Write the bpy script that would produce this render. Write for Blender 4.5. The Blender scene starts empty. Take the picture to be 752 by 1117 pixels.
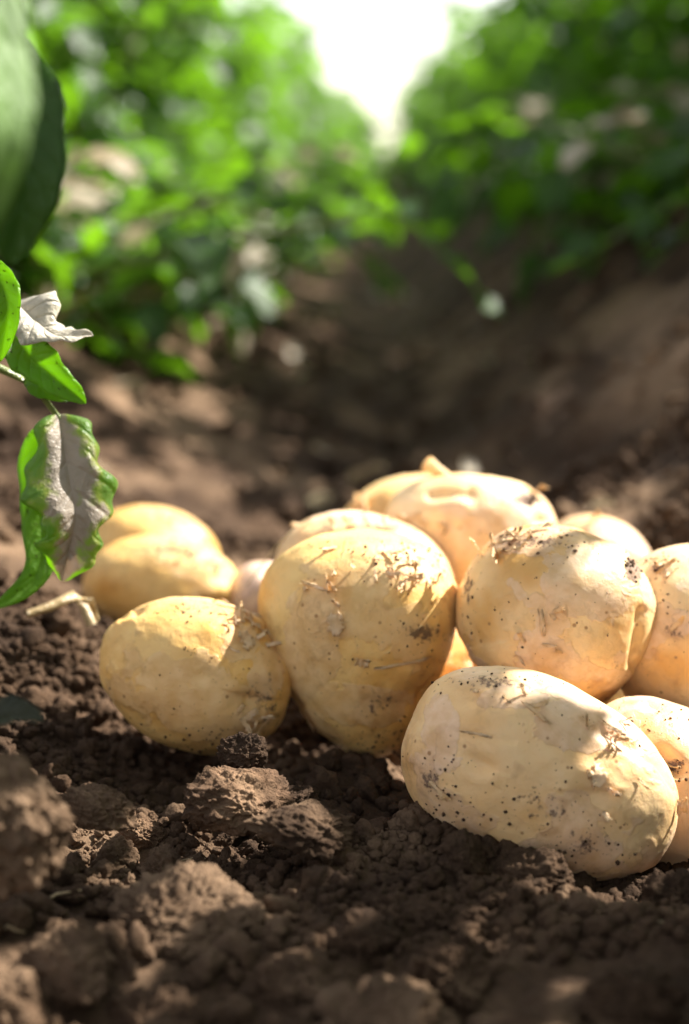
import bpy, bmesh, math, random
import numpy as np
from mathutils import Vector, Matrix, Euler, Quaternion
from mathutils.bvhtree import BVHTree

random.seed(7)
RNG = np.random.default_rng(11)
S = bpy.context.scene
C = S.collection
R = math.radians

# ------------------------------------------------------------------ camera
CAM_H = 0.25
PITCH, YAW = R(11.62), R(1.35)
cam_d = bpy.data.cameras.new('camera')
cam = bpy.data.objects.new('camera', cam_d)
C.objects.link(cam)
cam.location = (0, 0, CAM_H)
cam.rotation_euler = (R(90) - PITCH, 0, YAW)
cam_d.sensor_fit = 'VERTICAL'
cam_d.sensor_height = 36
cam_d.sensor_width = 24
cam_d.lens = 60
cam_d.clip_start = 0.02
cam_d.clip_end = 2000
cam_d.dof.use_dof = True
cam_d.dof.focus_distance = 0.612
cam_d.dof.aperture_fstop = 5.2
S.camera = cam
CM = Matrix.Translation(cam.location) @ cam.rotation_euler.to_matrix().to_4x4()
FP = 1117 * 60 / 36


def at(px, py, d):
    """point seen at a pixel of the 752x1117 photograph, d metres along the optical axis"""
    return CM @ Vector(((px - 376) / FP * d, -(py - 558.5) / FP * d, -d))


# ------------------------------------------------------------------ world, sun
SUN = Vector((0.63, 0.36, 0.68)).normalized()
w = bpy.data.worlds.new('World')
S.world = w
w.use_nodes = True
nt = w.node_tree
nt.nodes.clear()
sky = nt.nodes.new('ShaderNodeTexSky')
sky.sky_type = 'NISHITA'
sky.sun_disc = False
sky.sun_elevation = math.asin(SUN.z)
sky.sun_rotation = math.atan2(SUN.x, SUN.y)
sky.air_density = 1.0
sky.dust_density = 0.5
bg = nt.nodes.new('ShaderNodeBackground')
bg.inputs[1].default_value = 0.10
wo = nt.nodes.new('ShaderNodeOutputWorld')
hz = nt.nodes.new('ShaderNodeMix')       # hazy summer air: the blue of the sky is washed out
hz.data_type = 'RGBA'
hz.blend_type = 'MULTIPLY'
hz.inputs[0].default_value = 1
hz.inputs[7].default_value = (1.07, 1.0, .92, 1)
hs = nt.nodes.new('ShaderNodeHueSaturation')
hs.inputs['Saturation'].default_value = .45
nt.links.new(sky.outputs[0], hs.inputs['Color'])
nt.links.new(hs.outputs[0], hz.inputs[6])
nt.links.new(hz.outputs[2], bg.inputs[0])
nt.links.new(bg.outputs[0], wo.inputs[0])
sd = bpy.data.lights.new('sun', 'SUN')
sd.energy = 5.0
sd.angle = R(0.5)
sd.color = (1.0, 0.95, 0.87)
so = bpy.data.objects.new('sun', sd)
C.objects.link(so)
so.rotation_euler = SUN.to_track_quat('Z', 'Y').to_euler()
so.location = (3, 1, 4)
S.view_settings.view_transform = 'Standard'
S.view_settings.look = 'None'
S.view_settings.gamma = 1
S.view_settings.use_curve_mapping = False
S.view_settings.exposure = 1.78
S.cycles.use_denoising = True
S.cycles.max_bounces = 8
S.cycles.transparent_max_bounces = 8
S.cycles.sample_clamp_indirect = 6


# ------------------------------------------------------------------ helpers
def tag(o, label=None, cat=None, group=None, kind=None):
    if label: o['label'] = label
    if cat: o['category'] = cat
    if group: o['group'] = group
    if kind: o['kind'] = kind
    return o


def link(name, me, mat=None, parent=None, smooth=True):
    o = bpy.data.objects.new(name, me)
    C.objects.link(o)
    if mat is not None and not me.materials: me.materials.append(mat)
    if parent is not None: o.parent = parent
    if smooth and len(me.polygons):
        me.polygons.foreach_set('use_smooth', np.ones(len(me.polygons), bool))
    return o


def empty(name, loc, rz=0):
    o = bpy.data.objects.new(name, None)
    C.objects.link(o)
    o.location = loc
    o.rotation_euler = (0, 0, rz)
    o.empty_display_size = .05
    return o


def np_mesh(name, verts, faces):
    """verts (n,3), faces (m,3) or (m,4) arrays"""
    verts = np.asarray(verts, np.float32)
    faces = np.asarray(faces, np.int32)
    me = bpy.data.meshes.new(name)
    k = faces.shape[1]
    me.vertices.add(len(verts))
    me.vertices.foreach_set('co', verts.ravel())
    me.loops.add(faces.size)
    me.loops.foreach_set('vertex_index', faces.ravel())
    me.polygons.add(len(faces))
    me.polygons.foreach_set('loop_start', np.arange(0, faces.size, k, dtype=np.int32))
    me.update(calc_edges=True)
    return me


def attr(me, name, vals):
    a = me.attributes.new(name, 'FLOAT', 'POINT')
    a.data.foreach_set('value', np.asarray(vals, np.float32))


def _h(i, j, k, seed):
    n = (i.astype(np.uint32) * np.uint32(374761393) + j.astype(np.uint32) * np.uint32(668265263)
         + k.astype(np.uint32) * np.uint32(2147483647) + np.uint32(seed * 69069 + 12345))
    n = (n ^ (n >> np.uint32(13))) * np.uint32(1274126177)
    n = n ^ (n >> np.uint32(16))
    n = n * np.uint32(2246822519)
    n = n ^ (n >> np.uint32(15))
    return (n & np.uint32(0xFFFFFF)).astype(np.float64) / float(0xFFFFFF)


def vn(p, seed=0):
    """value noise in -1..1 at points p (n,3)"""
    f = np.floor(p)
    t = p - f
    t = t * t * t * (t * (t * 6 - 15) + 10)
    f = f.astype(np.int64)
    out = 0
    for a in (0, 1):
        for b in (0, 1):
            for c in (0, 1):
                wgt = ((t[:, 0] if a else 1 - t[:, 0]) * (t[:, 1] if b else 1 - t[:, 1]) * (t[:, 2] if c else 1 - t[:, 2]))
                out = out + wgt * _h(f[:, 0] + a, f[:, 1] + b, f[:, 2] + c, seed)
    return out * 2 - 1


def fbm(p, octv=4, seed=0, gain=.5):
    s, a, tot = 0, 1, 0
    for o in range(octv):
        s = s + a * vn(p * (2.03 ** o) + 17.3 * o, seed + o)
        tot += a
        a *= gain
    return s / tot


def cells(x, y, size, seed):
    """distance to nearest jittered cell point (in cell units) and that cell's random number"""
    gx, gy = np.floor(x / size), np.floor(y / size)
    best = np.full(x.shape, 9.0)
    rnd = np.zeros(x.shape)
    z = np.zeros(x.shape, np.int64)
    for a in (-1, 0, 1):
        for b in (-1, 0, 1):
            i, j = (gx + a).astype(np.int64), (gy + b).astype(np.int64)
            px = (i + _h(i, j, z, seed)) * size
            py = (j + _h(i, j, z + 1, seed)) * size
            r = _h(i, j, z + 2, seed)
            d = np.hypot(x - px, y - py) / size / (.45 + .75 * r)
            m = d < best
            best = np.where(m, d, best)
            rnd = np.where(m, r, rnd)
    return best, rnd


ICO = {}


def ico(sub):
    if sub not in ICO:
        bm = bmesh.new()
        bmesh.ops.create_icosphere(bm, subdivisions=sub, radius=1)
        bm.verts.ensure_lookup_table()
        v = np.array([x.co[:] for x in bm.verts])
        f = np.array([[q.index for q in t.verts] for t in bm.faces])
        bm.free()
        ICO[sub] = (v, f)
    return ICO[sub]


# ------------------------------------------------------------------ materials
def nodes(name):
    m = bpy.data.materials.new(name)
    m.use_nodes = True
    n = m.node_tree
    n.nodes.clear()
    out = n.nodes.new('ShaderNodeOutputMaterial')
    return m, n, out


def N(n, typ, **kw):
    o = n.nodes.new('ShaderNode' + typ)
    for k, v in kw.items():
        if k.startswith('i_'):
            key = k[2:]
            o.inputs[int(key) if key.isdigit() else key.replace('_', ' ')].default_value = v
        else:
            setattr(o, k, v)
    return o


def L(n, a, b): n.links.new(a, b)


def ramp(n, src, stops):
    r = N(n, 'ValToRGB')
    cr = r.color_ramp
    while len(cr.elements) > 1: cr.elements.remove(cr.elements[-1])
    cr.elements[0].position = stops[0][0]
    c = stops[0][1]
    cr.elements[0].color = (*c, 1) if len(c) == 3 else c
    for p, c in stops[1:]:
        e = cr.elements.new(p)
        e.color = (*c, 1)
    L(n, src, r.inputs[0])
    return r.outputs[0]


def g(v): return (v, v, v)


def mixc(n, fac, a, b, mode='MIX'):
    x = N(n, 'Mix', data_type='RGBA', blend_type=mode)
    for sock, v in ((x.inputs[0], fac), (x.inputs[6], a), (x.inputs[7], b)):
        if isinstance(v, (int, float)): sock.default_value = v
        elif isinstance(v, tuple): sock.default_value = (*v, 1)
        else: L(n, v, sock)
    return x.outputs[2]


def mth(n, op, a, b=0.0, c=0.0, clamp=False):
    x = N(n, 'Math', operation=op, use_clamp=clamp)
    for s, v in zip(x.inputs, (a, b, c)):
        if isinstance(v, (int, float)): s.default_value = v
        else: L(n, v, s)
    return x.outputs[0]


def noise(n, vec, scale, detail=4, rough=.55, dist=0.0):
    x = N(n, 'TexNoise', i_Scale=scale, i_Detail=detail, i_Roughness=rough, i_Distortion=dist)
    L(n, vec, x.inputs['Vector'])
    return x.outputs[0]


def soil_material(name, tint=1.0):
    m, n, out = nodes(name)
    geo = N(n, 'NewGeometry')
    P = geo.outputs['Position']
    oi = N(n, 'ObjectInfo')
    a = noise(n, P, 14, 5)
    b = noise(n, P, 160, 4)
    c = noise(n, P, 900, 3)
    col = ramp(n, a, [(.3, (.034 * tint, .0205 * tint, .013 * tint)), (.55, (.060 * tint, .0355 * tint, .0205 * tint)), (.75, (.096 * tint, .061 * tint, .038 * tint))])
    col = mixc(n, .75, col, ramp(n, b, [(.3, g(.62)), (.5, g(1)), (.72, g(1.35))]), 'MULTIPLY')
    col = mixc(n, .6, col, ramp(n, c, [(.3, g(.65)), (.5, g(1)), (.7, g(1.35))]), 'MULTIPLY')
    col = mixc(n, .5, col, ramp(n, oi.outputs['Random'], [(0, g(.8)), (1, g(1.25))]), 'MULTIPLY')
    cr = ramp(n, noise(n, P, 7, 5, .6), [(.50, g(0)), (.62, g(1))])
    col = mixc(n, mth(n, 'MULTIPLY', cr, .6), col, (.245 * tint, .160 * tint, .098 * tint))
    bs = N(n, 'BsdfPrincipled', i_Roughness=.95)
    bs.inputs['Specular IOR Level'].default_value = .12
    L(n, col, bs.inputs['Base Color'])
    h = mth(n, 'ADD', mth(n, 'MULTIPLY', b, .8), mth(n, 'MULTIPLY', c, .45))
    h = mth(n, 'ADD', h, mth(n, 'MULTIPLY', noise(n, P, 2600, 2), .18))
    bp = N(n, 'Bump', i_Strength=.9, i_Distance=.0022)
    L(n, h, bp.inputs['Height'])
    L(n, bp.outputs[0], bs.inputs['Normal'])
    L(n, bs.outputs[0], out.inputs[0])
    return m


M_SOIL = soil_material('soil')
M_CLOD = soil_material('dry_clod', 1.05)
M_SPECK = soil_material('soil_specks', 1.25)
M_PALE = soil_material('pale_dry_clod', 2.0)


def potato_material():
    m, n, out = nodes('potato_skin')
    tc = N(n, 'TexCoord')
    oi = N(n, 'ObjectInfo')
    off = N(n, 'VectorMath', operation='MULTIPLY_ADD')
    L(n, oi.outputs['Random'], off.inputs[0])
    off.inputs[1].default_value = (7.1, 3.3, 5.7)
    L(n, tc.outputs['Object'], off.inputs[2])
    P = off.outputs[0]
    # flesh tone under very thin skin
    big = noise(n, P, 26, 3)
    col = ramp(n, big, [(.28, (.63, .315, .065)), (.48, (.78, .485, .175)), (.68, (.83, .58, .25))])
    # remaining thin papery skin, with torn irregular edges
    warp = N(n, 'TexNoise', i_Scale=90, i_Detail=3)
    L(n, P, warp.inputs['Vector'])
    wv = N(n, 'VectorMath', operation='MULTIPLY_ADD')
    L(n, warp.outputs['Color'], wv.inputs[0])
    wv.inputs[1].default_value = (.010, .010, .010)
    L(n, P, wv.inputs[2])
    sk = N(n, 'TexVoronoi', i_Scale=38)
    L(n, wv.outputs[0], sk.inputs['Vector'])
    cellr = N(n, 'SeparateColor')
    L(n, sk.outputs['Color'], cellr.inputs[0])
    skm = ramp(n, cellr.outputs[0], [(.0, g(0)), (.70, g(0)), (.72, g(1))])
    skn = noise(n, wv.outputs[0], 30, 4)
    skm2 = ramp(n, skn, [(.535, g(0)), (.548, g(1))])
    skall = mth(n, 'MAXIMUM', mth(n, 'MULTIPLY', skm, .0), skm2)
    pa = N(n, 'Attribute', attribute_name='peel')
    pn = mth(n, 'ADD', pa.outputs['Fac'], mth(n, 'MULTIPLY', mth(n, 'SUBTRACT', noise(n, wv.outputs[0], 140, 3), .5), .9))
    pm = ramp(n, pn, [(.48, g(0)), (.51, g(1))])
    skall = mth(n, 'MAXIMUM', mth(n, 'MULTIPLY', skall, .8), pm)
    skc = ramp(n, noise(n, P, 120, 4), [(.3, (.52, .29, .115)), (.7, (.80, .58, .36))])
    col = mixc(n, mth(n, 'MULTIPLY', skall, .55), col, skc)
    # torn rim of the papery skin, its thin cast shadow painted in brown
    rim = ramp(n, skn, [(.515, g(0)), (.538, g(1)), (.552, g(0))])
    rim = mth(n, 'MULTIPLY', rim, ramp(n, noise(n, P, 55, 3), [(.45, g(0)), (.6, g(1))]))
    col = mixc(n, mth(n, 'MULTIPLY', rim, .5), col, (.36, .19, .075))
    # brown bruised blotches
    bl = ramp(n, noise(n, P, 75, 3, .6), [(.60, g(0)), (.74, g(1))])
    col = mixc(n, mth(n, 'MULTIPLY', bl, .55), col, (.40, .205, .065))
    # lenticels: small brown dots
    v = N(n, 'TexVoronoi', i_Scale=205)
    L(n, P, v.inputs['Vector'])
    vs = N(n, 'SeparateColor')
    L(n, v.outputs['Color'], vs.inputs[0])
    rad = mth(n, 'MULTIPLY', ramp(n, vs.outputs[0], [(.35, g(0)), (1, g(1))]), .20)
    dot = mth(n, 'SUBTRACT', rad, v.outputs['Distance'])
    dot = ramp(n, mth(n, 'MULTIPLY', dot, 12), [(0, g(0)), (.9, g(1))])
    col = mixc(n, mth(n, 'MULTIPLY', dot, .8), col, (.27, .125, .035))
    # soil dust, stronger where it was smeared on
    da = N(n, 'Attribute', attribute_name='dirt')
    dn = noise(n, P, 330, 5, .68)
    dm = mth(n, 'ADD', mth(n, 'MULTIPLY', da.outputs['Fac'], .55), mth(n, 'SUBTRACT', dn, .74))
    dm = ramp(n, mth(n, 'MULTIPLY', dm, 7), [(0, g(0)), (.8, g(1))])
    col = mixc(n, mth(n, 'MULTIPLY', dm, .9), col, (.075, .047, .03))
    df = ramp(n, mth(n, 'ADD', mth(n, 'MULTIPLY', da.outputs['Fac'], .5), mth(n, 'MULTIPLY', noise(n, P, 60, 4), .7)), [(.42, g(0)), (.85, g(1))])
    col = mixc(n, mth(n, 'MULTIPLY', df, .45), col, (.30, .18, .10))
    # thin film of dry soil and fine netting
    net = ramp(n, noise(n, wv.outputs[0], 260, 6, .7), [(.47, g(0)), (.66, g(1))])
    film = ramp(n, noise(n, P, 34, 4), [(.42, g(0)), (.7, g(1))])
    col = mixc(n, mth(n, 'MULTIPLY', mth(n, 'MULTIPLY', net, film), .48), col, (.36, .19, .075))
    col = mixc(n, 1.0, col, oi.outputs['Color'], 'MULTIPLY')
    # slight difference of tone from tuber to tuber
    col = mixc(n, .6, col, ramp(n, oi.outputs['Random'], [(0, (.93, .90, .84)), (.5, (1, 1, 1)), (1, (1.04, 1.02, 1.05))]), 'MULTIPLY')
    bs = N(n, 'BsdfPrincipled')
    L(n, col, bs.inputs['Base Color'])
    ro = ramp(n, mth(n, 'ADD', mth(n, 'MULTIPLY', skall, .25), mth(n, 'MULTIPLY', noise(n, P, 180, 3), .5)), [(.1, g(.34)), (.6, g(.58))])
    L(n, mth(n, 'ADD', ro, mth(n, 'MULTIPLY', dm, .4)), bs.inputs['Roughness'])
    bs.inputs['Specular IOR Level'].default_value = .42
    bs.inputs['Subsurface Weight'].default_value = .14
    bs.inputs['Subsurface Radius'].default_value = (1.0, .55, .22)
    bs.inputs['Subsurface Scale'].default_value = .004
    h = mth(n, 'MULTIPLY', noise(n, P, 60, 4), .35)
    h = mth(n, 'ADD', h, mth(n, 'MULTIPLY', noise(n, P, 300, 5, .65), .26))
    h = mth(n, 'ADD', h, mth(n, 'MULTIPLY', skall, .22))
    h = mth(n, 'ADD', h, mth(n, 'MULTIPLY', rim, .22))
    h = mth(n, 'ADD', h, mth(n, 'MULTIPLY', net, .10))
    h = mth(n, 'ADD', h, mth(n, 'MULTIPLY', dot, -.06))
    h = mth(n, 'ADD', h, mth(n, 'MULTIPLY', dm, .25))
    bp = N(n, 'Bump', i_Strength=.55, i_Distance=.0018)
    L(n, h, bp.inputs['Height'])
    L(n, bp.outputs[0], bs.inputs['Normal'])
    L(n, bs.outputs[0], out.inputs[0])
    return m


M_POT = potato_material()


def leaf_material(name, c0, c1, tr, dry=None, spots=False, spec=.5, rough=.38, trw=.45, scale=25):
    m, n, out = nodes(name)
    tc = N(n, 'TexCoord')
    oi = N(n, 'ObjectInfo')
    P = N(n, 'NewGeometry').outputs['Position']
    col = ramp(n, noise(n, P, scale, 3), [(.3, c0), (.7, c1)])
    trc = mixc(n, 0.0, tr, tr)
    if dry:
        thr, dc, dtr = dry
        ed = N(n, 'Attribute', attribute_name='edge').outputs['Fac']
        dval = mth(n, 'ADD', noise(n, P, scale * 2.6, 4), mth(n, 'MULTIPLY', mth(n, 'SUBTRACT', .55, ed), .42))
        ylw = ramp(n, dval, [(thr - .10, g(0)), (thr, g(1))])
        col = mixc(n, mth(n, 'MULTIPLY', ylw, .8), col, (.30, .30, .07))
        msk = ramp(n, dval, [(thr, g(0)), (thr + .12, g(1))])
        dcol = mixc(n, noise(n, P, 300, 4), dc, tuple(x * .55 for x in dc))
        col = mixc(n, msk, col, dcol)
        trc = mixc(n, msk, trc, dtr)
    if spots:
        sm = ramp(n, noise(n, P, 420, 2), [(.64, g(0)), (.72, g(.7))])
        col = mixc(n, sm, col, (.07, .045, .02))
        trc = mixc(n, sm, trc, (.05, .03, .01))
    bs = N(n, 'BsdfPrincipled', i_Roughness=rough)
    bs.inputs['Specular IOR Level'].default_value = spec
    L(n, col, bs.inputs['Base Color'])
    h = mth(n, 'ADD', noise(n, P, 220, 3), mth(n, 'MULTIPLY', noise(n, P, 900, 2), .3))
    au, av = N(n, 'Attribute', attribute_name='along').outputs['Fac'], N(n, 'Attribute', attribute_name='edge').outputs['Fac']
    vein = mth(n, 'SINE', mth(n, 'MULTIPLY', mth(n, 'SUBTRACT', au, mth(n, 'MULTIPLY', av, .16)), 52))
    vein = mth(n, 'POWER', mth(n, 'MULTIPLY', mth(n, 'ADD', vein, 1), .5), 8)
    vein = mth(n, 'MAXIMUM', vein, mth(n, 'SUBTRACT', 1, mth(n, 'MULTIPLY', av, 14), clamp=True))
    vein = mth(n, 'MULTIPLY', vein, mth(n, 'GREATER_THAN', au, .0001))
    h = mth(n, 'SUBTRACT', h, mth(n, 'MULTIPLY', vein, .45))
    h = mth(n, 'ADD', h, mth(n, 'MULTIPLY', noise(n, P, 70, 4), 2.2))
    col = mixc(n, mth(n, 'MULTIPLY', vein, .16), col, tuple(min(1, x * 1.9) for x in c1))
    bp = N(n, 'Bump', i_Strength=.6, i_Distance=.002)
    L(n, h, bp.inputs['Height'])
    L(n, bp.outputs[0], bs.inputs['Normal'])
    t = N(n, 'BsdfTranslucent')
    L(n, trc, t.inputs[0])
    mx = N(n, 'MixShader')
    mx.inputs[0].default_value = trw
    L(n, bs.outputs[0], mx.inputs[1])
    L(n, t.outputs[0], mx.inputs[2])
    L(n, mx.outputs[0], out.inputs[0])
    return m


M_LEAF = leaf_material('potato_foliage', (.016, .045, .006), (.040, .098, .010), (.16, .36, .010), scale=9, spec=.28, rough=.33)
M_DRYLEAF = leaf_material('withered_foliage', (.30, .24, .16), (.55, .48, .36), (.36, .30, .19), scale=30, spec=.4, trw=.35)
M_YELLOW = leaf_material('yellowed_foliage', (.16, .155, .05), (.24, .22, .08), (.26, .25, .07), scale=30, spec=.4)
M_STEM = leaf_material('plant_stem', (.09, .13, .03), (.16, .19, .05), (.1, .15, .02), trw=.1, scale=20)
M_DRYSTEM = leaf_material('dry_straw', (.30, .21, .10), (.42, .31, .16), (.2, .13, .05), trw=.1, scale=20)
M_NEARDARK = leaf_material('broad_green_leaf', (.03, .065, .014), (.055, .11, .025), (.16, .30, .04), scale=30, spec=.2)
M_LITLEAF = leaf_material('lit_green_leaf', (.20, .32, .11), (.28, .42, .16), (.36, .52, .14), scale=30, spec=.2)  # sunlight on and through the leaf is put into this paler green
M_DULL = leaf_material('dull_leaf', (.030, .034, .016), (.055, .055, .025), (.04, .05, .015), scale=60, spec=.2)
M_SPOT = leaf_material('spotted_green_leaf', (.07, .15, .02), (.12, .23, .03), (.42, .70, .05), spots=True, scale=40, spec=.25, trw=.6)
M_BLIGHT = leaf_material('blighted_leaf', (.07, .13, .03), (.14, .22, .06), (.45, .72, .06), dry=(.47, (.64, .56, .47), (.42, .33, .24)), scale=30, spec=.3, trw=.55)
M_SILVER = leaf_material('dried_silvery_leaf', (.40, .36, .28), (.66, .61, .50), (.45, .40, .25), spots=False, scale=60, spec=.4, trw=.3)
M_PEEL = leaf_material('peeled_potato_skin', (.74, .49, .22), (.90, .70, .46), (.75, .50, .24), scale=160, spec=.3, rough=.55, trw=.35)


# ------------------------------------------------------------------ ground
def smooth(a, b, x):
    t = np.clip((x - a) / (b - a), 0, 1)
    return t * t * (3 - 2 * t)


def gauss(x, y, cx, cy, sx, sy): return np.exp(-((x - cx) / sx) ** 2 - ((y - cy) / sy) ** 2)


def base_h(x, y):
    ph = .5 + .5 * np.cos(2 * np.pi * (x - .43) / .86)
    back = smooth(.8, 1.3, y)
    amp = np.where(x > 0, .17 + .05 * back, .11)
    h = amp * ph ** (1.35 - .5 * back * (x > 0))
    h = h - .028 * back * np.exp(-((x - .02) / .09) ** 2)
    h = h - .030 * gauss(x, y, .13, .68, .07, .10)
    h = h + .040 * gauss(x, y, -.165, .73, .055, .06)
    h = h + .012 * gauss(x, y, .0, .50, .12, .05)
    h = h + .016 * gauss(x, y, .022, .560, .045, .028) - .012 * gauss(x, y, .115, .585, .03, .04)
    return h


def detail_h(x, y):
    p = np.stack([x, y, np.zeros_like(x)], 1)
    near = 1 - smooth(1.4, 3.0, np.hypot(x, y))
    h = .010 * fbm(p * 11, 3, 1) + .006 * fbm(p * 34, 3, 5)
    wx = x + .006 * fbm(p * 60, 2, 21)
    wy = y + .006 * fbm(p * 60, 2, 31)
    hh = np.zeros_like(x)
    for size, amp, seed, dens in ((.045, .011, 41, .45), (.020, .0065, 51, .35), (.009, .0036, 61, .2), (.0045, .0019, 71, .1)):
        d, r = cells(wx, wy, size, seed)
        cap = np.sqrt(np.clip(1 - d * d, 0, 1)) * amp * (.35 + .9 * r) * (r > dens)
        hh = np.maximum(hh * .9, hh * .55 + cap) if size < .04 else cap
    far = smooth(.85, 1.2, y) * near
    q_ = np.stack([x * .55 + .35 * y, y * 1.5, x * 0], 1)
    h = h + far * (.020 * fbm(q_ * 8, 2, 91) + .008 * fbm(p * 24, 3, 93))
    fine = .0012 * fbm(p * 420, 2, 81)
    return h + hh * (.25 + .75 * near) * (1 - .65 * far) + fine * near


def axis(dense0, dense1, step, lo, hi, grow=1.06):
    mid = list(np.arange(dense0, dense1, step))
    up, s = [mid[-1]], step
    while up[-1] < hi:
        s *= grow
        up.append(up[-1] + s)
    dn, s = [mid[0]], step
    while dn[-1] > lo:
        s *= grow
        dn.append(dn[-1] - s)
    return np.array(dn[:0:-1] + mid + up[1:])


GX = axis(-.30, .26, .00125, -400, 400, 1.045)
GY = axis(.38, .98, .00125, -40, 900, 1.035)
XX, YY = np.meshgrid(GX, GY)
xf, yf = XX.ravel(), YY.ravel()
ZZ = base_h(xf, yf) * (1 - smooth(60, 200, np.abs(xf))) + detail_h(xf, yf)
nx, ny = len(GX), len(GY)
ii = np.arange(nx * ny).reshape(ny, nx)
fq = np.stack([ii[:-1, :-1], ii[:-1, 1:], ii[1:, 1:], ii[1:, :-1]], -1).reshape(-1, 4)
ZG = ZZ.reshape(ny, nx)
ground = link('ground', np_mesh('ground', np.stack([xf, yf, ZZ], 1), fq), M_SOIL)
tag(ground, kind='structure')


def gz(x, y):
    i = int(np.clip(np.searchsorted(GX, x), 1, nx - 1))
    j = int(np.clip(np.searchsorted(GY, y), 1, ny - 1))
    return float(ZG[j, i])


def gzv(x, y):
    i = np.clip(np.searchsorted(GX, x), 1, nx - 1)
    j = np.clip(np.searchsorted(GY, y), 1, ny - 1)
    return ZG[j, i]


# ------------------------------------------------------------------ soil crumbs (stuff) and clods (things)
def lumps(name, pos, rad, sub, mat, seed, parent=None, squash=.75):
    """many small irregular lumps as one mesh"""
    v, f = ico(sub)
    rg = np.random.default_rng(seed)
    shapes = []
    for k in range(14):
        r = 1 + .42 * fbm(v * 1.5 + 31 * k, 2, 200 + k) + .22 * fbm(v * 3.3 + 5 * k, 2, 300 + k)
        shapes.append(v * r[:, None] * rg.uniform(.6, 1.25, 3))
    shapes = np.array(shapes)
    n = len(pos)
    q = rg.normal(size=(n, 4))
    q /= np.linalg.norm(q, axis=1)[:, None]
    a, b, c, d = q.T
    rot = np.stack([np.stack([1 - 2 * (c * c + d * d), 2 * (b * c - a * d), 2 * (b * d + a * c)], -1),
                    np.stack([2 * (b * c + a * d), 1 - 2 * (b * b + d * d), 2 * (c * d - a * b)], -1),
                    np.stack([2 * (b * d - a * c), 2 * (c * d + a * b), 1 - 2 * (b * b + c * c)], -1)], 1)
    sh = shapes[rg.integers(0, 14, n)]
    vv = np.einsum('nij,nkj->nki', rot, sh) * rad[:, None, None]
    vv = vv + pos[:, None, :]
    ff = f[None] + (np.arange(n) * len(v))[:, None, None]
    return link(name, np_mesh(name, vv.reshape(-1, 3), ff.reshape(-1, 3)), mat, parent, smooth=sub > 2)


def scatter(n, x0, x1, y0, y1, seed, rmin, rmax, power=2.2, clump=True):
    rg = np.random.default_rng(seed)
    x = rg.uniform(x0, x1, n * 3)
    y = rg.uniform(y0, y1, n * 3)
    if clump:
        k = fbm(np.stack([x, y, np.zeros_like(x)], 1) * 16, 3, 400 + seed)
        keep = rg.uniform(0, 1, n * 3) < np.clip(.45 + 1.3 * k, .06, 1)
        x, y = x[keep][:n], y[keep][:n]
    r = rmin + (rmax - rmin) * rg.uniform(0, 1, len(x)) ** (power * 1.6)
    z = gzv(x, y) + r * .45
    return np.stack([x, y, z], 1), r


p1, r1 = scatter(15000, -.24, .20, .47, .84, 1, .0006, .0032)
p2, r2 = scatter(2600, -.26, .24, .40, 1.15, 2, .0025, .0065)
p3, r3 = scatter(1500, -.5, .5, .9, 2.6, 3, .003, .008)
crumbs = lumps('soil_crumbs', np.concatenate([p1, p2, p3]), np.concatenate([r1, r2, r3]), 3, M_SOIL, 5)
tag(crumbs, 'loose brown soil crumbs strewn all over the furrow floor', 'soil', kind='stuff')


def cells3(p, size, seed):
    f = np.floor(p / size)
    best = np.full(len(p), 9.0)
    for a in (-1, 0, 1):
        for b in (-1, 0, 1):
            for c in (-1, 0, 1):
                i, j, k = (f[:, 0] + a).astype(np.int64), (f[:, 1] + b).astype(np.int64), (f[:, 2] + c).astype(np.int64)
                q = (np.stack([i + _h(i, j, k, seed), j + _h(i, j, k, seed + 1), k + _h(i, j, k, seed + 2)], 1)) * size
                d = np.linalg.norm(p - q, axis=1) / size / (.35 + .8 * _h(i, j, k, seed + 3))
                best = np.minimum(best, d)
    return np.sqrt(np.clip(1 - best * best, 0, 1))


def clod(px, py, d, size, label, seed, mat=M_CLOD, rot=(0, 0, 0), group=None, sub=6, rough=1.0, sink=None):
    v, f = ico(sub)
    v = v.copy()
    s = np.array(size) / 2
    n1 = fbm(v * 1.1 + seed * 7.7, 3, seed)
    n2 = fbm(v * 3.2 + seed * 3.1, 3, seed + 9)
    n3 = 1 - np.abs(fbm(v * 5.5 + seed, 3, seed + 19)) * 2
    n4 = fbm(v * 15 + seed, 3, seed + 29)
    n5 = fbm(v * 34 + seed, 2, seed + 39)
    n6 = np.clip(fbm(v * 7 + seed, 2, seed + 49), -.1, 1)
    # facets where the clod broke
    rg = np.random.default_rng(seed)
    r = 1 + rough * (.34 * n1 + .20 * n2 + .08 * n3)
    pv = v * r[:, None]
    for k in range(4):
        nn = rg.normal(size=3)
        nn /= np.linalg.norm(nn)
        lim = rg.uniform(.62, .92)
        dd = pv @ nn
        pv = pv - np.clip(dd - lim, 0, None)[:, None] * nn * .85
    pv = pv * (1 + rough * (.05 * n3 + .04 * n6 + .03 * n4 + .02 * n5))[:, None]
    ps_ = pv * s / s.mean()
    grow = .30 * cells3(ps_ + seed * 3.3 + .06 * n4[:, None], .42, seed) * smooth(-.1, .1, n6) + .13 * cells3(ps_ + seed * 1.3, .19, seed + 7)
    nr = pv / s
    nr /= np.linalg.norm(nr, axis=1)[:, None]
    me = np_mesh('soil_clod', pv * s + nr * (grow * .42 * (s.min() * .6 + s.mean() * .4))[:, None], f)
    o = link('soil_clod', me, mat)
    o.location = at(px, py, d)
    if sink is not None:
        o.location.z = gz(o.location.x, o.location.y) + size[2] / 2 - sink
    o.rotation_euler = rot
    return tag(o, label, 'soil clod', group)


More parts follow.
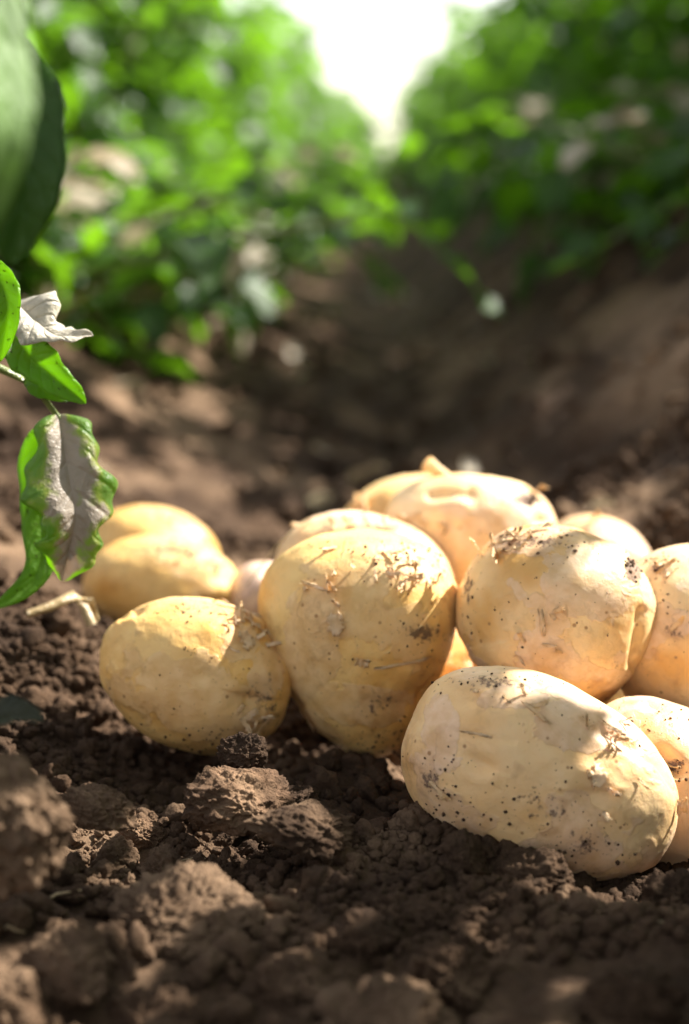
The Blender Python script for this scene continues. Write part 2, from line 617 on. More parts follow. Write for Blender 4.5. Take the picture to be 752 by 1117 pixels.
BIGG = 'dark blurred clods across the near foreground'
clod(14, 895, .50, (.030, .03, .036), 'tall dark clod standing at the left picture edge in front of a small leaf', 31)
clod(265, 826, .625, (.016, .015, .014), 'small dark round clod lying against the foremost left potato', 32)
clod(262, 872, .60, (.036, .026, .017), 'pale dry flat-topped clod in front of the gap between two potatoes', 33, M_PALE, (.25, .2, .3))
clod(152, 838, .61, (.014, .009, .010), 'pale flake of dry soil below the foremost left potato', 34, M_PALE, (.3, .6, .3), sink=.003)
clod(330, 902, .575, (.032, .024, .010), 'flat brown slab of soil lying right of the pale clod', 35, M_CLOD, (.2, .25, .2))
clod(205, 940, .525, (.040, .034, .017), 'broad dark soil lump in front of the pale clod', 36, M_SOIL, (.1, .0, .5), sink=.008, rough=1.3)
clod(742, 992, .56, (.022, .02, .021), 'dark round clod at the right picture edge below the foremost potato', 37)
clod(585, 962, .57, (.030, .022, .018), 'crumbly sunlit soil lump at the lower edge of the foremost potato', 38)
clod(548, 985, .555, (.011, .010, .011), 'tiny pale pebble of soil left of the crumbly sunlit lump', 39, M_PALE)
clod(105, 885, .58, (.024, .018, .012), 'thin brown soil flake left of the pale flat clod', 40, M_CLOD, (.1, .3, .2))
for k, (px, py, d, s) in enumerate((a_, b_, c_, d_ * .62) for a_, b_, c_, d_ in [(70, 985, .49, .042), (190, 1010, .475, .05), (330, 985, .49, .042), (300, 1065, .455, .05),
                                    (430, 1010, .47, .046), (415, 1080, .45, .04), (545, 1050, .46, .04), (610, 1085, .455, .045),
                                    (690, 1045, .465, .04), (90, 1075, .45, .055), (500, 980, .495, .036), (700, 1105, .45, .04), (20, 1010, .475, .04),
                                    (190, 1105, .445, .04), (460, 925, .53, .026), (395, 945, .515, .03)]):
    clod(px, py, d, (s * random.uniform(.9, 1.4), s * random.uniform(.8, 1.1), s * random.uniform(.5, .7)),
         'dark out of focus soil clod in the nearest foreground along the bottom edge', 60 + k, rot=(random.uniform(-.3, .3), random.uniform(-.3, .3), random.uniform(0, 6)), group=BIGG, sink=s * random.uniform(.2, .38), rough=1.35)
rgc = random.Random(5)
protos = []
for k in range(8):
    o = clod(400, 900, .6, (1, .85, .7), 'small broken brown soil clod half sunk among the crumbs', 90 + k, group='small clods among the crumbs', sub=5)
    protos.append(o)
spots = [(rgc.uniform(-.22, .18), rgc.uniform(.47, .98)) for _ in range(70)] + [(rgc.uniform(-.35, .4), rgc.uniform(1.0, 2.4)) for _ in range(34)]
for k, (x, y) in enumerate(spots):
    o = protos[k] if k < 8 else protos[k % 8].copy()
    if k >= 8: C.objects.link(o)
    s = rgc.uniform(.007, .017) * (1 if y < 1 else 1.5)
    o.scale = (s, s, s)
    o.rotation_euler = (rgc.uniform(0, 6), rgc.uniform(-.4, .4), rgc.uniform(0, 6))
    o.location = (x, y, gz(x, y) + s * .2)

# ------------------------------------------------------------------ potatoes
POT = {}
TONE = dict(a=(1.0, 1.0, .95), b=(1.02, 1.01, .95), c=(1.04, 1.08, 1.45), d=(1.04, 1.06, 1.35), e=(1.02, 1.09, 1.4), f=(1.02, 1.12, 1.6), h=(1.05, 1.1, 1.7),
            i=(1.03, 1.1, 1.5), j=(1.04, 1.12, 1.7), k=(.98, .96, .85), l=(.98, .98, .9), m=(1.02, 1.08, 1.7))
CR = cam.rotation_euler.to_matrix()


def potato(key, px, py, d, wpx, hpx, dep, roll, label, seed, egg=0.0, sub=6, eyes=6, lump=.05, dirt=(), peel=(), sq=2.0, yaw=0, pitch=0, creases=()):
    """wpx along the (rolled) long axis, hpx across it, dep = depth as a share of hpx"""
    v, f = ico(sub)
    u = v.copy()
    a, b = wpx / 2 / FP * d, hpx / 2 / FP * d
    c = b * dep
    # superellipsoid-like fullness
    e = (np.abs(u) ** sq).sum(1) ** (-1 / sq)
    q = u * e[:, None]
    r = 1 + lump * fbm(u * 1.25 + seed * 3.7, 2, seed) + .022 * fbm(u * 2.6 + seed, 2, seed + 5) + .006 * fbm(u * 8 + seed, 2, seed + 7)
    rg = np.random.default_rng(seed)
    dirs = rg.normal(size=(eyes, 3))
    dirs[:, 0] *= 1.5
    dirs /= np.linalg.norm(dirs, axis=1)[:, None]
    dark = np.zeros(len(u))
    for k in range(eyes):
        ang = np.arccos(np.clip(u @ dirs[k], -1, 1))
        rad, dpt = rg.uniform(.09, .2), rg.uniform(.025, .06)
        # an eye: shallow pit with a brow ridge on one side
        t = np.cross(dirs[k], [0, 0, 1.0])
        side = (u @ t) / (np.linalg.norm(t) + 1e-6)
        r -= dpt * np.exp(-(ang / rad) ** 2) * (1 + .7 * np.tanh(side / .05))
        r += .35 * dpt * np.exp(-((ang - rad * 1.2) / (rad * .6)) ** 2) * (side < 0)
        dark += .25 * np.exp(-(ang / (rad * .5)) ** 2)
    q = q * r[:, None]
    k = 1 + egg * q[:, 0]
    q[:, 1] *= k
    q[:, 2] *= k
    q = q * np.array([a, b, c])
    # local: x = long axis, y = across, z = towards the camera
    m3 = CR @ Matrix.Rotation(roll, 3, 'Z') @ Matrix.Rotation(yaw, 3, 'Y') @ Matrix.Rotation(pitch, 3, 'X')
    loc = at(px, py, d)
    W = Matrix.Translation(loc) @ m3.to_4x4()
    M = np.array(W)
    wq = q @ M[:3, :3].T + M[:3, 3]
    inv = np.array(CM.inverted())
    cq = wq @ inv[:3, :3].T + inv[:3, 3]
    ix = 376 + FP * cq[:, 0] / -cq[:, 2]
    iy = 558.5 - FP * cq[:, 1] / -cq[:, 2]
    front = smooth(-.3, .2, (q / np.linalg.norm(q, axis=1)[:, None]) @ np.array(W.to_3x3().inverted() @ (Vector(cam.location) - loc).normalized()))
    # creases: elongated grooves in the skin
    for (x0, y0, x1, y1, wd, dp) in creases:
        dx, dy = x1 - x0, y1 - y0
        ll = math.hypot(dx, dy)
        tt = np.clip(((ix - x0) * dx + (iy - y0) * dy) / ll ** 2, 0, 1)
        dist = np.hypot(ix - x0 - tt * dx, iy - y0 - tt * dy)
        q = q * (1 - dp * np.exp(-(dist / wd) ** 2) * front)[:, None]
    dv = dark.copy()
    for (x, y, rx, ry, s) in dirt: dv = np.maximum(dv, s * np.exp(-((ix - x) / rx) ** 2 - ((iy - y) / ry) ** 2) * front)
    pv = np.zeros(len(u))
    for (x, y, rx, ry) in peel: pv = np.maximum(pv, np.exp(-.69 * (((ix - x) / rx) ** 2 + ((iy - y) / ry) ** 2)) * front)
    me = np_mesh('potato', q, f)
    attr(me, 'dirt', dv)
    attr(me, 'peel', pv)
    o = link('potato', me, M_POT)
    o.color = (*TONE.get(key, (1, 1, 1.05)), 1)
    o.matrix_world = W
    tag(o, label, 'potato', 'potatoes heaped on the soil')
    wq = q @ M[:3, :3].T + M[:3, 3]
    POT[key] = (o, BVHTree.FromPolygons(wq.tolist(), f.tolist()), W)
    return o


potato('a', 215, 735, .685, 212, 166, 1.0, R(-17), 'foremost left potato, smooth egg shape with frayed skin at its upper right', 1, egg=.08, sub=7, sq=2.1,
       dirt=[(215, 665, 60, 14, .45), (290, 770, 25, 40, .5), (250, 800, 60, 14, .3)], peel=[(262, 700, 22, 22), (275, 785, 22, 16), (292, 735, 20, 30)])
potato('b', 394, 702, .695, 250, 208, .95, R(96), 'tallest potato in the middle, standing on end with a triangular skin flap and black smudges', 2, egg=.29, sub=7, sq=2.12, lump=.045,
       dirt=[(462, 690, 24, 12, .72), (455, 612, 40, 10, .5), (380, 640, 20, 8, .3), (415, 770, 30, 16, .5), (430, 800, 40, 14, .4), (500, 690, 8, 40, .5)],
       peel=[(340, 700, 30, 60), (400, 770, 50, 22), (440, 625, 46, 16), (340, 788, 18, 12)], creases=[(390, 722, 505, 728, 5, .014), (452, 764, 500, 742, 18, .085), (300, 735, 318, 775, 18, .03), (400, 765, 440, 772, 7, .02)])
potato('c', 398, 640, .775, 200, 160, 1.0, R(-12), 'potato behind the tallest one, only its pale sunlit top showing', 3, sq=2.2, dirt=[(420, 575, 50, 10, .6)])
potato('d', 591, 846, .605, 306, 205, 1.0, R(-24), 'foremost large oblong potato half sunk in soil with soil specks across its middle', 4, egg=-.03, sub=7, sq=2.35, lump=.04,
       dirt=[(590, 875, 60, 30, .35), (540, 745, 60, 12, .55), (640, 920, 40, 20, .5), (470, 850, 14, 20, .6), (600, 885, 30, 16, .5)],
       peel=[(482, 800, 20, 44), (640, 790, 60, 30), (560, 760, 40, 14)], creases=[(500, 798, 560, 808, 4, .012), (655, 795, 690, 815, 7, .04), (640, 770, 655, 850, 20, .035)])
potato('e', 606, 670, .675, 212, 192, 1.0, R(-20), 'round potato high on the pile with a black soil scab at its upper right', 5, egg=.03, sub=7, sq=2.35, lump=.05,
       dirt=[(692, 618, 9, 18, 1.3), (580, 590, 50, 10, .6), (510, 640, 8, 30, .6), (680, 730, 14, 24, .4)], peel=[(592, 715, 32, 26), (640, 640, 50, 40), (570, 590, 40, 14)],
       creases=[(701, 668, 692, 725, 6, .07), (620, 690, 600, 745, 16, .018)])
potato('f', 512, 588, .80, 196, 142, 1.0, R(-10), 'topmost potato at the back of the pile with a thin sprout stub', 6, egg=.1, sub=6, sq=2.2, creases=[(470, 540, 512, 537, 5, .07)], dirt=[(575, 545, 16, 8, 1.0)])
potato('g', 447, 570, .885, 150, 105, 1.0, R(8), 'blurred potato just behind the topmost one on its left', 7)
potato('h', 648, 616, .89, 128, 108, 1.0, R(-14), 'blurred potato low behind the round high one, little but its top showing', 8)
potato('i', 762, 702, .69, 215, 190, 1.0, R(-60), 'potato at the right picture edge beside the round high one, cut off by the frame', 9, sq=2.2, dirt=[(720, 620, 12, 8, .9), (735, 690, 16, 10, .5)], peel=[(740, 680, 24, 14)])
potato('j', 735, 862, .645, 240, 175, 1.0, R(-38), 'potato with a dark eye hollow low at the right edge behind the foremost one', 10, sq=2.2, creases=[(722, 822, 740, 838, 8, .12)], dirt=[(735, 832, 14, 8, .9)])
potato('k', 177, 640, .865, 172, 118, 1.0, R(-6), 'blurred potato at the back left, the nearer one of that pair', 11, dirt=[(180, 600, 60, 12, .6), (230, 615, 20, 20, .5)], peel=[(210, 610, 40, 20)])
potato('l', 167, 604, .95, 148, 104, 1.0, R(-8), 'blurred potato at the back left, the farther one of that pair', 12, dirt=[(190, 570, 40, 10, .5)])
potato('m', 292, 650, .86, 84, 74, 1.0, R(-20), 'small pale blurred potato in the gap behind the foremost left one', 13)
potato('n', 512, 745, .74, 150, 130, 1.0, R(10), 'shaded potato wedged low between the tallest one and the oblong one', 14)
potato('o', 470, 680, .86, 190, 150, 1.0, R(0), 'potato hidden deep in the pile under the topmost one', 15)
potato('p', 600, 730, .80, 190, 160, 1.0, R(0), 'potato hidden deep in the pile under the round high one', 16)


ps, rs = [], []
for key, (o, bvh, W) in POT.items():
    for _ in range(1400 if key == 'd' else 600 if key in 'abj' else 120):
        a = RNG.uniform(0, 6.283)
        k = RNG.uniform(.55, 1.15)
        sx, sy = o.dimensions.x * .5, o.dimensions.z * .5
        x, y = o.location.x + math.cos(a) * sx * k, o.location.y + math.sin(a) * sy * k
        z = gz(x, y)
        near = bvh.find_nearest(Vector((x, y, z)))
        if near[3] > .012 or z > o.location.z: continue
        r = .0008 + .0036 * RNG.uniform() ** 3
        ps.append((x, y, z + r * .6)); rs.append(r)
bank = lumps('soil_crumbs', np.array(ps), np.array(rs), 3, M_SOIL, 8)
tag(bank, 'fine soil crumbs banked against the undersides of the potatoes', 'soil', kind='stuff')


# peel flakes: thin curved shreds of skin, parts of their potato
def flake(key, px, py, w_px, h_px, rot, lift=.0, seed=0, lift_dir=1, jag=.6, name='skin_flake', off=.0004, taper=0.0):
    o, bvh, W = POT[key]
    rd = (at(px, py, 1.0) - cam.location).normalized()
    hit, nrm, _, dist = bvh.ray_cast(cam.location, rd)
    if hit is None: return
    d = (hit - cam.location).dot(-(CR @ Vector((0, 0, 1)))) * -1
    d = abs((CM.inverted() @ hit).z)
    wv, hv = w_px / FP * d, h_px / FP * d
    camx = CR @ Vector((1, 0, 0))
    tx = (camx - nrm * camx.dot(nrm)).normalized()
    ty = nrm.cross(tx).normalized()
    c, s = math.cos(rot), math.sin(rot)
    ax, ay = tx * c + ty * s, ty * c - tx * s
    nu, nv = 13, 9
    rg = np.random.default_rng(seed + 77)
    jl = rg.uniform(1 - jag, 1, nv)
    jr = rg.uniform(1 - jag, 1, nv)
    jt = rg.uniform(1 - jag, 1, nu)
    jb = rg.uniform(1 - jag, 1, nu)
    vs = []
    for j in range(nv):
        for i in range(nu):
            uu, vv_ = i / (nu - 1) * 2 - 1, j / (nv - 1) * 2 - 1
            x = uu * (jl[j] if uu < 0 else jr[j])
            y = vv_ * (jb[i] if vv_ < 0 else jt[i]) * (1 - taper * (uu + 1) / 2)
            p = hit + ax * (x * wv / 2) + ay * (y * hv / 2)
            near, nn, _, _ = bvh.find_nearest(p)
            t = (uu * lift_dir + 1) / 2
            up = off + lift * t ** 2 + .0003 * math.sin(3 * uu + seed) * t
            wp = near + nn * up
            if lift > .002: wp = wp + (p - near) * (t * .8)
            vs.append(W.inverted() @ wp)
    ix = np.arange(nu * nv).reshape(nv, nu)
    ff = np.stack([ix[:-1, :-1], ix[:-1, 1:], ix[1:, 1:], ix[1:, :-1]], -1).reshape(-1, 4)
    fo = link(name, np_mesh(name, np.array([v[:] for v in vs]), ff), M_PEEL, o)
    sm = fo.modifiers.new('thickness', 'SOLIDIFY')
    sm.thickness = .00018
    sm.offset = 1
    return fo


FL = [
    ('a', 272, 672, 30, 7, -.9, .003, 1, 1), ('a', 284, 690, 24, 8, -1.2, .004, 2, 1), ('a', 250, 662, 26, 6, .1, .002, 3, -1), ('a', 268, 698, 26, 20, -.8, .0012, 4, -1),
    ('a', 272, 780, 24, 9, .6, .0015, 5, 1), ('a', 284, 793, 30, 7, .5, .002, 6, -1), ('a', 262, 772, 14, 7, 1.0, .001, 7, 1), ('a', 294, 705, 18, 6, .2, .005, 8, 1),
    ('b', 358, 638, 5, 24, .1, .004, 11, 1), ('b', 366, 680, 22, 32, .0, .0010, 12, 1), ('b', 395, 722, 20, 13, -.3, .0014, 13, -1), ('b', 440, 723, 80, 4, -.04, .0010, 14, 1),
    ('b', 340, 788, 26, 22, .3, .0012, 15, 1), ('b', 345, 640, 40, 5, -.4, .001, 16, -1), ('b', 436, 640, 20, 7, 1.1, .004, 17, -1), ('b', 448, 632, 24, 7, .3, .004, 18, 1),
    ('b', 360, 600, 24, 6, .4, .002, 19, -1), ('b', 497, 716, 10, 10, .8, .005, 20, 1), ('b', 425, 605, 30, 8, -.3, .003, 21, 1),
    ('d', 665, 795, 34, 6, -.7, .003, 31, 1), ('d', 670, 805, 30, 5, -.4, .003, 32, 1), ('d', 668, 862, 18, 5, -.3, .003, 33, 1), ('d', 660, 890, 12, 8, -.9, .003, 34, 1),
    ('d', 651, 845, 26, 26, -.9, .0012, 35, 1), ('d', 738, 880, 8, 20, .0, .003, 36, 1), ('d', 480, 862, 40, 10, -.4, .0015, 37, 1), ('d', 700, 855, 22, 5, -.9, .002, 38, 1),
    ('d', 585, 778, 44, 5, -.75, .001, 39, 1), ('d', 520, 800, 40, 4, -.2, .0012, 40, -1),
    ('e', 527, 603, 6, 32, .1, .007, 51, 1), ('e', 545, 610, 5, 22, -.2, .005, 52, 1), ('e', 560, 590, 44, 8, .5, .003, 53, -1), ('e', 590, 578, 34, 6, .2, .002, 54, 1),
    ('e', 592, 680, 6, 34, .1, .001, 55, 1), ('e', 610, 665, 16, 8, .4, .001, 57, 1),
    ('f', 449, 565, 34, 8, .2, .004, 61, -1), ('f', 580, 540, 26, 8, -.4, .006, 62, 1),
    ('c', 375, 556, 14, 22, -.2, .010, 63, 1), ('c', 330, 575, 20, 8, .3, .004, 64, -1),
    ('i', 728, 620, 30, 7, .2, .003, 65, 1), ('i', 740, 680, 26, 8, .6, .002, 66, 1), ('j', 730, 838, 34, 6, -.6, .003, 67, 1), ('h', 648, 570, 10, 8, .2, .006, 68, 1),
    ('k', 235, 615, 20, 8, -.4, .003, 69, 1), ('l', 225, 575, 26, 8, -.6, .004, 70, 1),
]
for t in FL: flake(t[0], *t[1:6], lift=t[6], seed=t[7], lift_dir=t[8])
rf = random.Random(12)
for key, cx, cy, rx, ry, n in (('a', 268, 680, 20, 14, 16), ('a', 278, 785, 16, 10, 5), ('b', 440, 628, 34, 12, 14), ('b', 365, 640, 26, 20, 5), ('d', 662, 800, 26, 18, 8), ('d', 560, 760, 50, 14, 4),
                              ('e', 556, 592, 30, 14, 12), ('e', 592, 700, 26, 30, 5), ('f', 460, 572, 20, 8, 4), ('c', 400, 575, 60, 10, 6), ('i', 725, 620, 16, 12, 5), ('k', 210, 605, 26, 10, 4)):
    for k in range(n):
        flake(key, rf.gauss(cx, rx * .6), rf.gauss(cy, ry * .6), rf.uniform(7, 24), rf.uniform(2.5, 7), rf.gauss(-.5, .7), lift=rf.choice((.0008, .0015, .003, .0045)), seed=rf.randrange(999), lift_dir=rf.choice((-1, 1)))


def stub(key, pts, radii, name='sprout_stub', mat=M_PEEL):
    o, bvh, W = POT[key]
    P = [W.inverted() @ at(*p) for p in pts]
    tube(name, P, radii, mat, o)


def tube(name, P, radii, mat, parent=None, sides=8):
    vs, fs = [], []
    n = len(P)
    for i, p in enumerate(P):
        t = (P[min(i + 1, n - 1)] - P[max(i - 1, 0)]).normalized()
        a = t.orthogonal().normalized()
        b = t.cross(a)
        for k in range(sides):
            an = 2 * math.pi * k / sides
            vs.append(p + (a * math.cos(an) + b * math.sin(an)) * radii[i])
    for i in range(n - 1):
        for k in range(sides):
            fs.append((i * sides + k, i * sides + (k + 1) % sides, (i + 1) * sides + (k + 1) % sides, (i + 1) * sides + k))
    return link(name, np_mesh(name, np.array([v[:] for v in vs]), fs), mat, parent)


stub('f', [(492, 530, .80), (486, 522, .797), (476, 513, .795), (466, 506, .793)], [.0042, .0036, .0030, .0040])
stub('g', [(398, 565, .87), (394, 550, .868), (393, 538, .868)], [.0035, .0025, .0028])


def specks(key, spec, seed):
    """grains of soil stuck to a potato"""
    o, bvh, W = POT[key]
    rg = np.random.default_rng(seed)
    pos, rad = [], []
    wi = W.inverted()
    for (cx, cy, rx, ry, n, rmin, rmax) in spec:
        for _ in range(n):
            px, py = cx + rx * rg.normal(), cy + ry * rg.normal()
            hit, nn, _, _ = bvh.ray_cast(cam.location, (at(px, py, 1.0) - cam.location).normalized())
            if hit is None: continue
            r = rmin * .8 + (rmax * .9 - rmin) * rg.uniform() ** 4
            pos.append((wi @ (hit + nn * r * .25))[:])
            rad.append(r)
    s = lumps('soil_specks', np.array(pos), np.array(rad), 2, M_SPECK, seed, o)
    s['kind'] = 'stuff'


specks('a', [(220, 662, 40, 8, 60, .0002, .0006), (285, 715, 18, 40, 40, .0002, .0006), (190, 760, 50, 40, 30, .0002, .0005), (208, 710, 4, 3, 7, .0003, .0007), (215, 808, 60, 8, 70, .0003, .0011)], 1)
specks('b', [(440, 603, 30, 10, 110, .0002, .0009), (470, 625, 20, 16, 60, .0002, .0008), (380, 600, 40, 8, 40, .0002, .0007), (465, 690, 22, 12, 70, .0002, .0006),
             (400, 700, 60, 60, 50, .0002, .0006), (480, 720, 16, 6, 20, .0002, .0006), (410, 805, 40, 12, 60, .0002, .0007), (395, 822, 40, 7, 60, .0003, .0011)], 2)
specks('d', [(600, 880, 48, 26, 60, .0002, .0010), (540, 742, 50, 8, 60, .0002, .0008), (590, 775, 80, 40, 24, .0002, .0006), (640, 920, 40, 16, 40, .0002, .0008), (480, 850, 12, 24, 40, .0003, .0008), (500, 892, 30, 12, 40, .0002, .0011), (600, 938, 40, 9, 40, .0002, .0011)], 3)
specks('e', [(580, 585, 40, 8, 80, .0002, .0008), (692, 615, 7, 12, 90, .0002, .0009), (600, 660, 60, 50, 40, .0002, .0006), (512, 640, 6, 30, 40, .0002, .0007), (600, 596, 30, 8, 20, .0003, .0009)], 4)
specks('c', [(415, 572, 30, 5, 70, .0002, .0009), (340, 590, 14, 14, 30, .0002, .0008)], 5)
specks('f', [(580, 545, 8, 5, 70, .0004, .0016), (520, 560, 50, 30, 30, .0002, .0006)], 6)
specks('i', [(716, 615, 12, 6, 30, .0003, .0010), (730, 680, 30, 40, 40, .0002, .0007)], 7)
specks('j', [(715, 790, 30, 10, 50, .0002, .0008), (735, 840, 14, 8, 40, .0003, .0008)], 8)
specks('k', [(180, 605, 50, 10, 50, .0003, .0009)], 9)


# ------------------------------------------------------------------ crop plants
LT = np.linspace(0, 1, 6)
LW = np.array([.02, .38, .50, .44, .26, .01])


def leaflets(frames, sizes, seed):
    """frames (n,3,3) columns = along, across, normal; plus origin -> verts, faces"""
    rg = np.random.default_rng(seed)
    org, ax, ay, an = frames
    n = len(org)
    vs = np.zeros((n, 18, 3))
    fold = rg.uniform(.1, .6, n)
    droop = rg.uniform(-.1, .45, n)
    twist = rg.uniform(-.25, .25, n)
    for i in range(6):
        t = LT[i]
        mid = org + ax * (t * sizes)[:, None] - an * (droop * t * t * sizes)[:, None]
        wd = LW[i] * sizes * .66
        for k, sgn in enumerate((-1, 0, 1)):
            up = np.abs(sgn) * fold * wd + sgn * twist * wd * t
            wav = .08 * sizes * np.abs(sgn) * np.sin(9 * t + 6 * twist * 4 + sgn)
            vs[:, i * 3 + k] = mid + ay * (sgn * wd)[:, None] + an * (up + wav)[:, None]
    q = []
    for i in range(5):
        for k in (0, 1): q.append((i * 3 + k, i * 3 + k + 1, i * 3 + k + 4, i * 3 + k + 3))
    f = np.array(q)[None] + (np.arange(n) * 18)[:, None, None]
    return vs.reshape(-1, 3), f.reshape(-1, 4)


def plant_meshes(seed, height=.62, spread=.34, stems=9, per=12, sprawl=0, tmin=.14, wither=.13):
    rg = random.Random(seed)
    O, A, B, Nn, Sz = [], [], [], [], []
    dO, dA, dB, dN, dS = [], [], [], [], []
    sv, sf = [], []

    def addtube(P, r0, r1, sides=5):
        b0 = len(sv)
        n = len(P)
        for i, p in enumerate(P):
            t = (P[min(i + 1, n - 1)] - P[max(i - 1, 0)]).normalized()
            a = t.orthogonal().normalized()
            b = t.cross(a)
            r = r0 + (r1 - r0) * i / (n - 1)
            for k in range(sides): sv.append((p + (a * math.cos(6.2832 * k / sides) + b * math.sin(6.2832 * k / sides)) * r)[:])
        for i in range(n - 1):
            for k in range(sides): sf.append((b0 + i * sides + k, b0 + i * sides + (k + 1) % sides, b0 + (i + 1) * sides + (k + 1) % sides, b0 + (i + 1) * sides + k))

    for s in range(stems + sprawl):
        az = 6.2832 * s / stems + rg.uniform(-.4, .4)
        H = height * rg.uniform(.7, 1.08)
        out = spread * rg.uniform(.35, 1.0)
        if s >= stems:      # low stems sprawling over the flank of the ridge
            az = 6.2832 * s / sprawl + rg.uniform(-.4, .4)
            H = rg.uniform(.0, .20)
            out = spread * rg.uniform(.75, 1.32)
        pts = []
        for i in range(8):
            t = i / 7
            rr = out * (t ** 1.3)
            pts.append(Vector((math.cos(az) * (rr + .03), math.sin(az) * (rr + .03), H * (t - .13 * t * t) + rg.uniform(-.01, .01))))
        addtube(pts, .0075, .0035)
        for k in range(per):
            t = tmin + (1 - tmin) * (k + rg.random() * .6) / per
            i = min(int(t * 7), 6)
            p = pts[i].lerp(pts[i + 1], t * 7 - i)
            la = az + (k * 2.4) + rg.uniform(-.5, .5)
            ln = rg.uniform(.11, .19) * (1.1 - .35 * t)
            el = rg.uniform(.1, .7)
            dirv = Vector((math.cos(la) * math.cos(el), math.sin(la) * math.cos(el), math.sin(el)))
            rp = []
            for j in range(5):
                u = j / 4
                rp.append(p + dirv * (ln * u) + Vector((0, 0, -.055 * u * u * rg.uniform(.6, 1.6))))
            addtube(rp, .0022, .0012, 4)
            dead = (t < max(.30, tmin + .05) and rg.random() < .5) or (s >= stems and rg.random() < wither)
            for j in range(1, 5):
                tang = (rp[j] - rp[j - 1]).normalized()
                side = tang.cross(Vector((0, 0, 1))).normalized()
                nrm = side.cross(tang).normalized()
                options = [0] if j == 4 else [-1, 1]
                for sg in options:
                    d = tang if sg == 0 else (tang * .45 + side * sg).normalized()
                    d = (d + Vector((rg.uniform(-.25, .25), rg.uniform(-.25, .25), rg.uniform(-.35, .2)))).normalized()
                    nn = (nrm + Vector((rg.uniform(-.5, .5), rg.uniform(-.5, .5), rg.uniform(-.2, .3)))).normalized()
                    ac = nn.cross(d).normalized()
                    nn = d.cross(ac).normalized()
                    sz = (.031 + .020 * j / 4) * rg.uniform(.8, 1.25)
                    if sg == 0: sz *= 1.25
                    L_ = (dO, dA, dB, dN, dS) if dead else (O, A, B, Nn, Sz)
                    L_[0].append(rp[j][:]); L_[1].append(d[:]); L_[2].append(ac[:]); L_[3].append(nn[:]); L_[4].append(sz * (.8 if dead else 1))
    v, f = leaflets([np.array(x) for x in (O, A, B, Nn)], np.array(Sz), seed)
    m1 = np_mesh('foliage', v, f)
    v, f = leaflets([np.array(x) for x in (dO, dA, dB, dN)], np.array(dS), seed + 1)
    m3 = np_mesh('withered_leaves', v, f)
    m2 = np_mesh('stems', np.array(sv), np.array(sf))
    m1.materials.append(M_LEAF); m2.materials.append(M_STEM)
    m3.materials.append(M_YELLOW if seed == 101 else M_DRYLEAF)
    for m in (m1, m2, m3): m.polygons.foreach_set('use_smooth', np.ones(len(m.polygons), bool))
    return m1, m2, m3


VAR = [plant_meshes(100 + k, height=.60 + .05 * (k % 3), spread=.30 + .03 * (k % 2), stems=8 + k % 3, sprawl=14 if k < 4 else 10 if k < 8 else 0, tmin=.6 if k == 10 else .14) for k in range(11)]
VAR.append(plant_meshes(124, height=.2, spread=.36, stems=3, per=9, sprawl=13, wither=.30))


def plant(x, y, var, rz, sc, label, group):
    r = empty('potato_plant', (x, y, gz(x, y) - .01), rz)
    r.scale = (sc, sc, sc)
    tag(r, label, 'plant', group)
    for nm, me in zip(('foliage', 'stems', 'withered_leaves'), VAR[var]):
        o = bpy.data.objects.new(nm, me)
        C.objects.link(o)
        o.parent = r
    return r


rp_ = random.Random(3)
ORD = ['first', 'second', 'third', 'fourth', 'fifth', 'sixth', 'seventh', 'eighth']


def row(x0, y0, y1, step, side, group, far_label, near_fmt=None, sc=(.9, 1.1), jit=.05):
    y, k = y0, 0
    while y < y1:
        lab = near_fmt % ORD[k] if near_fmt and k < 5 else far_label
        plant(x0 + rp_.uniform(-jit, jit), y, rp_.randrange(4) + (4 if side > 0 else 0), rp_.uniform(0, 6.28), rp_.uniform(*sc) * (1 + .012 * y), lab, group)
        y += step * rp_.uniform(.85, 1.15) * (1 + .02 * y)
        k += 1


row(-.57, 1.62, 22, .34, -1, 'potato plants in the row left of the furrow', 'green potato plant farther along the sunlit row left of the furrow', '%s sunlit potato plant along the row left of the furrow', sc=(.85, 1.05))
row(.56, 1.74, 22, .34, 1, 'potato plants in the row right of the furrow', 'dark green potato plant farther along the shaded row right of the furrow', '%s shaded potato plant along the row right of the furrow', sc=(.92, 1.08))
for k, (x, y) in enumerate([(-.45, 1.70), (-.46, 2.05), (-.50, 2.5)]):
    plant(x, y, 11, k * 1.1, 1.0, '%s half-withered low plant from the front sprawling at the foot of the left row' % ORD[k], 'low withered plants along the left row')
for k, (x, y, sc_) in enumerate([(.56, -.1, .9), (.57, .16, 1.1), (.57, .32, 1.1), (.50, .50, 1.05)]):  # plants out of view, added to cast shade on the near soil
    plant(x, y, (8, 9, 8, 9, 10)[k], k * 1.3, sc_, 'unseen potato plant added on the right ridge to shade the foreground soil', 'unseen plants added to shade the foreground')
row(-1.32, 1.6, 16, .42, -1, 'potato plants in the second row to the left', 'green potato plant behind the sunlit row left of the furrow')
row(1.32, 1.4, 16, .42, 1, 'potato plants in the second row to the right', 'green potato plant behind the shaded row right of the furrow')

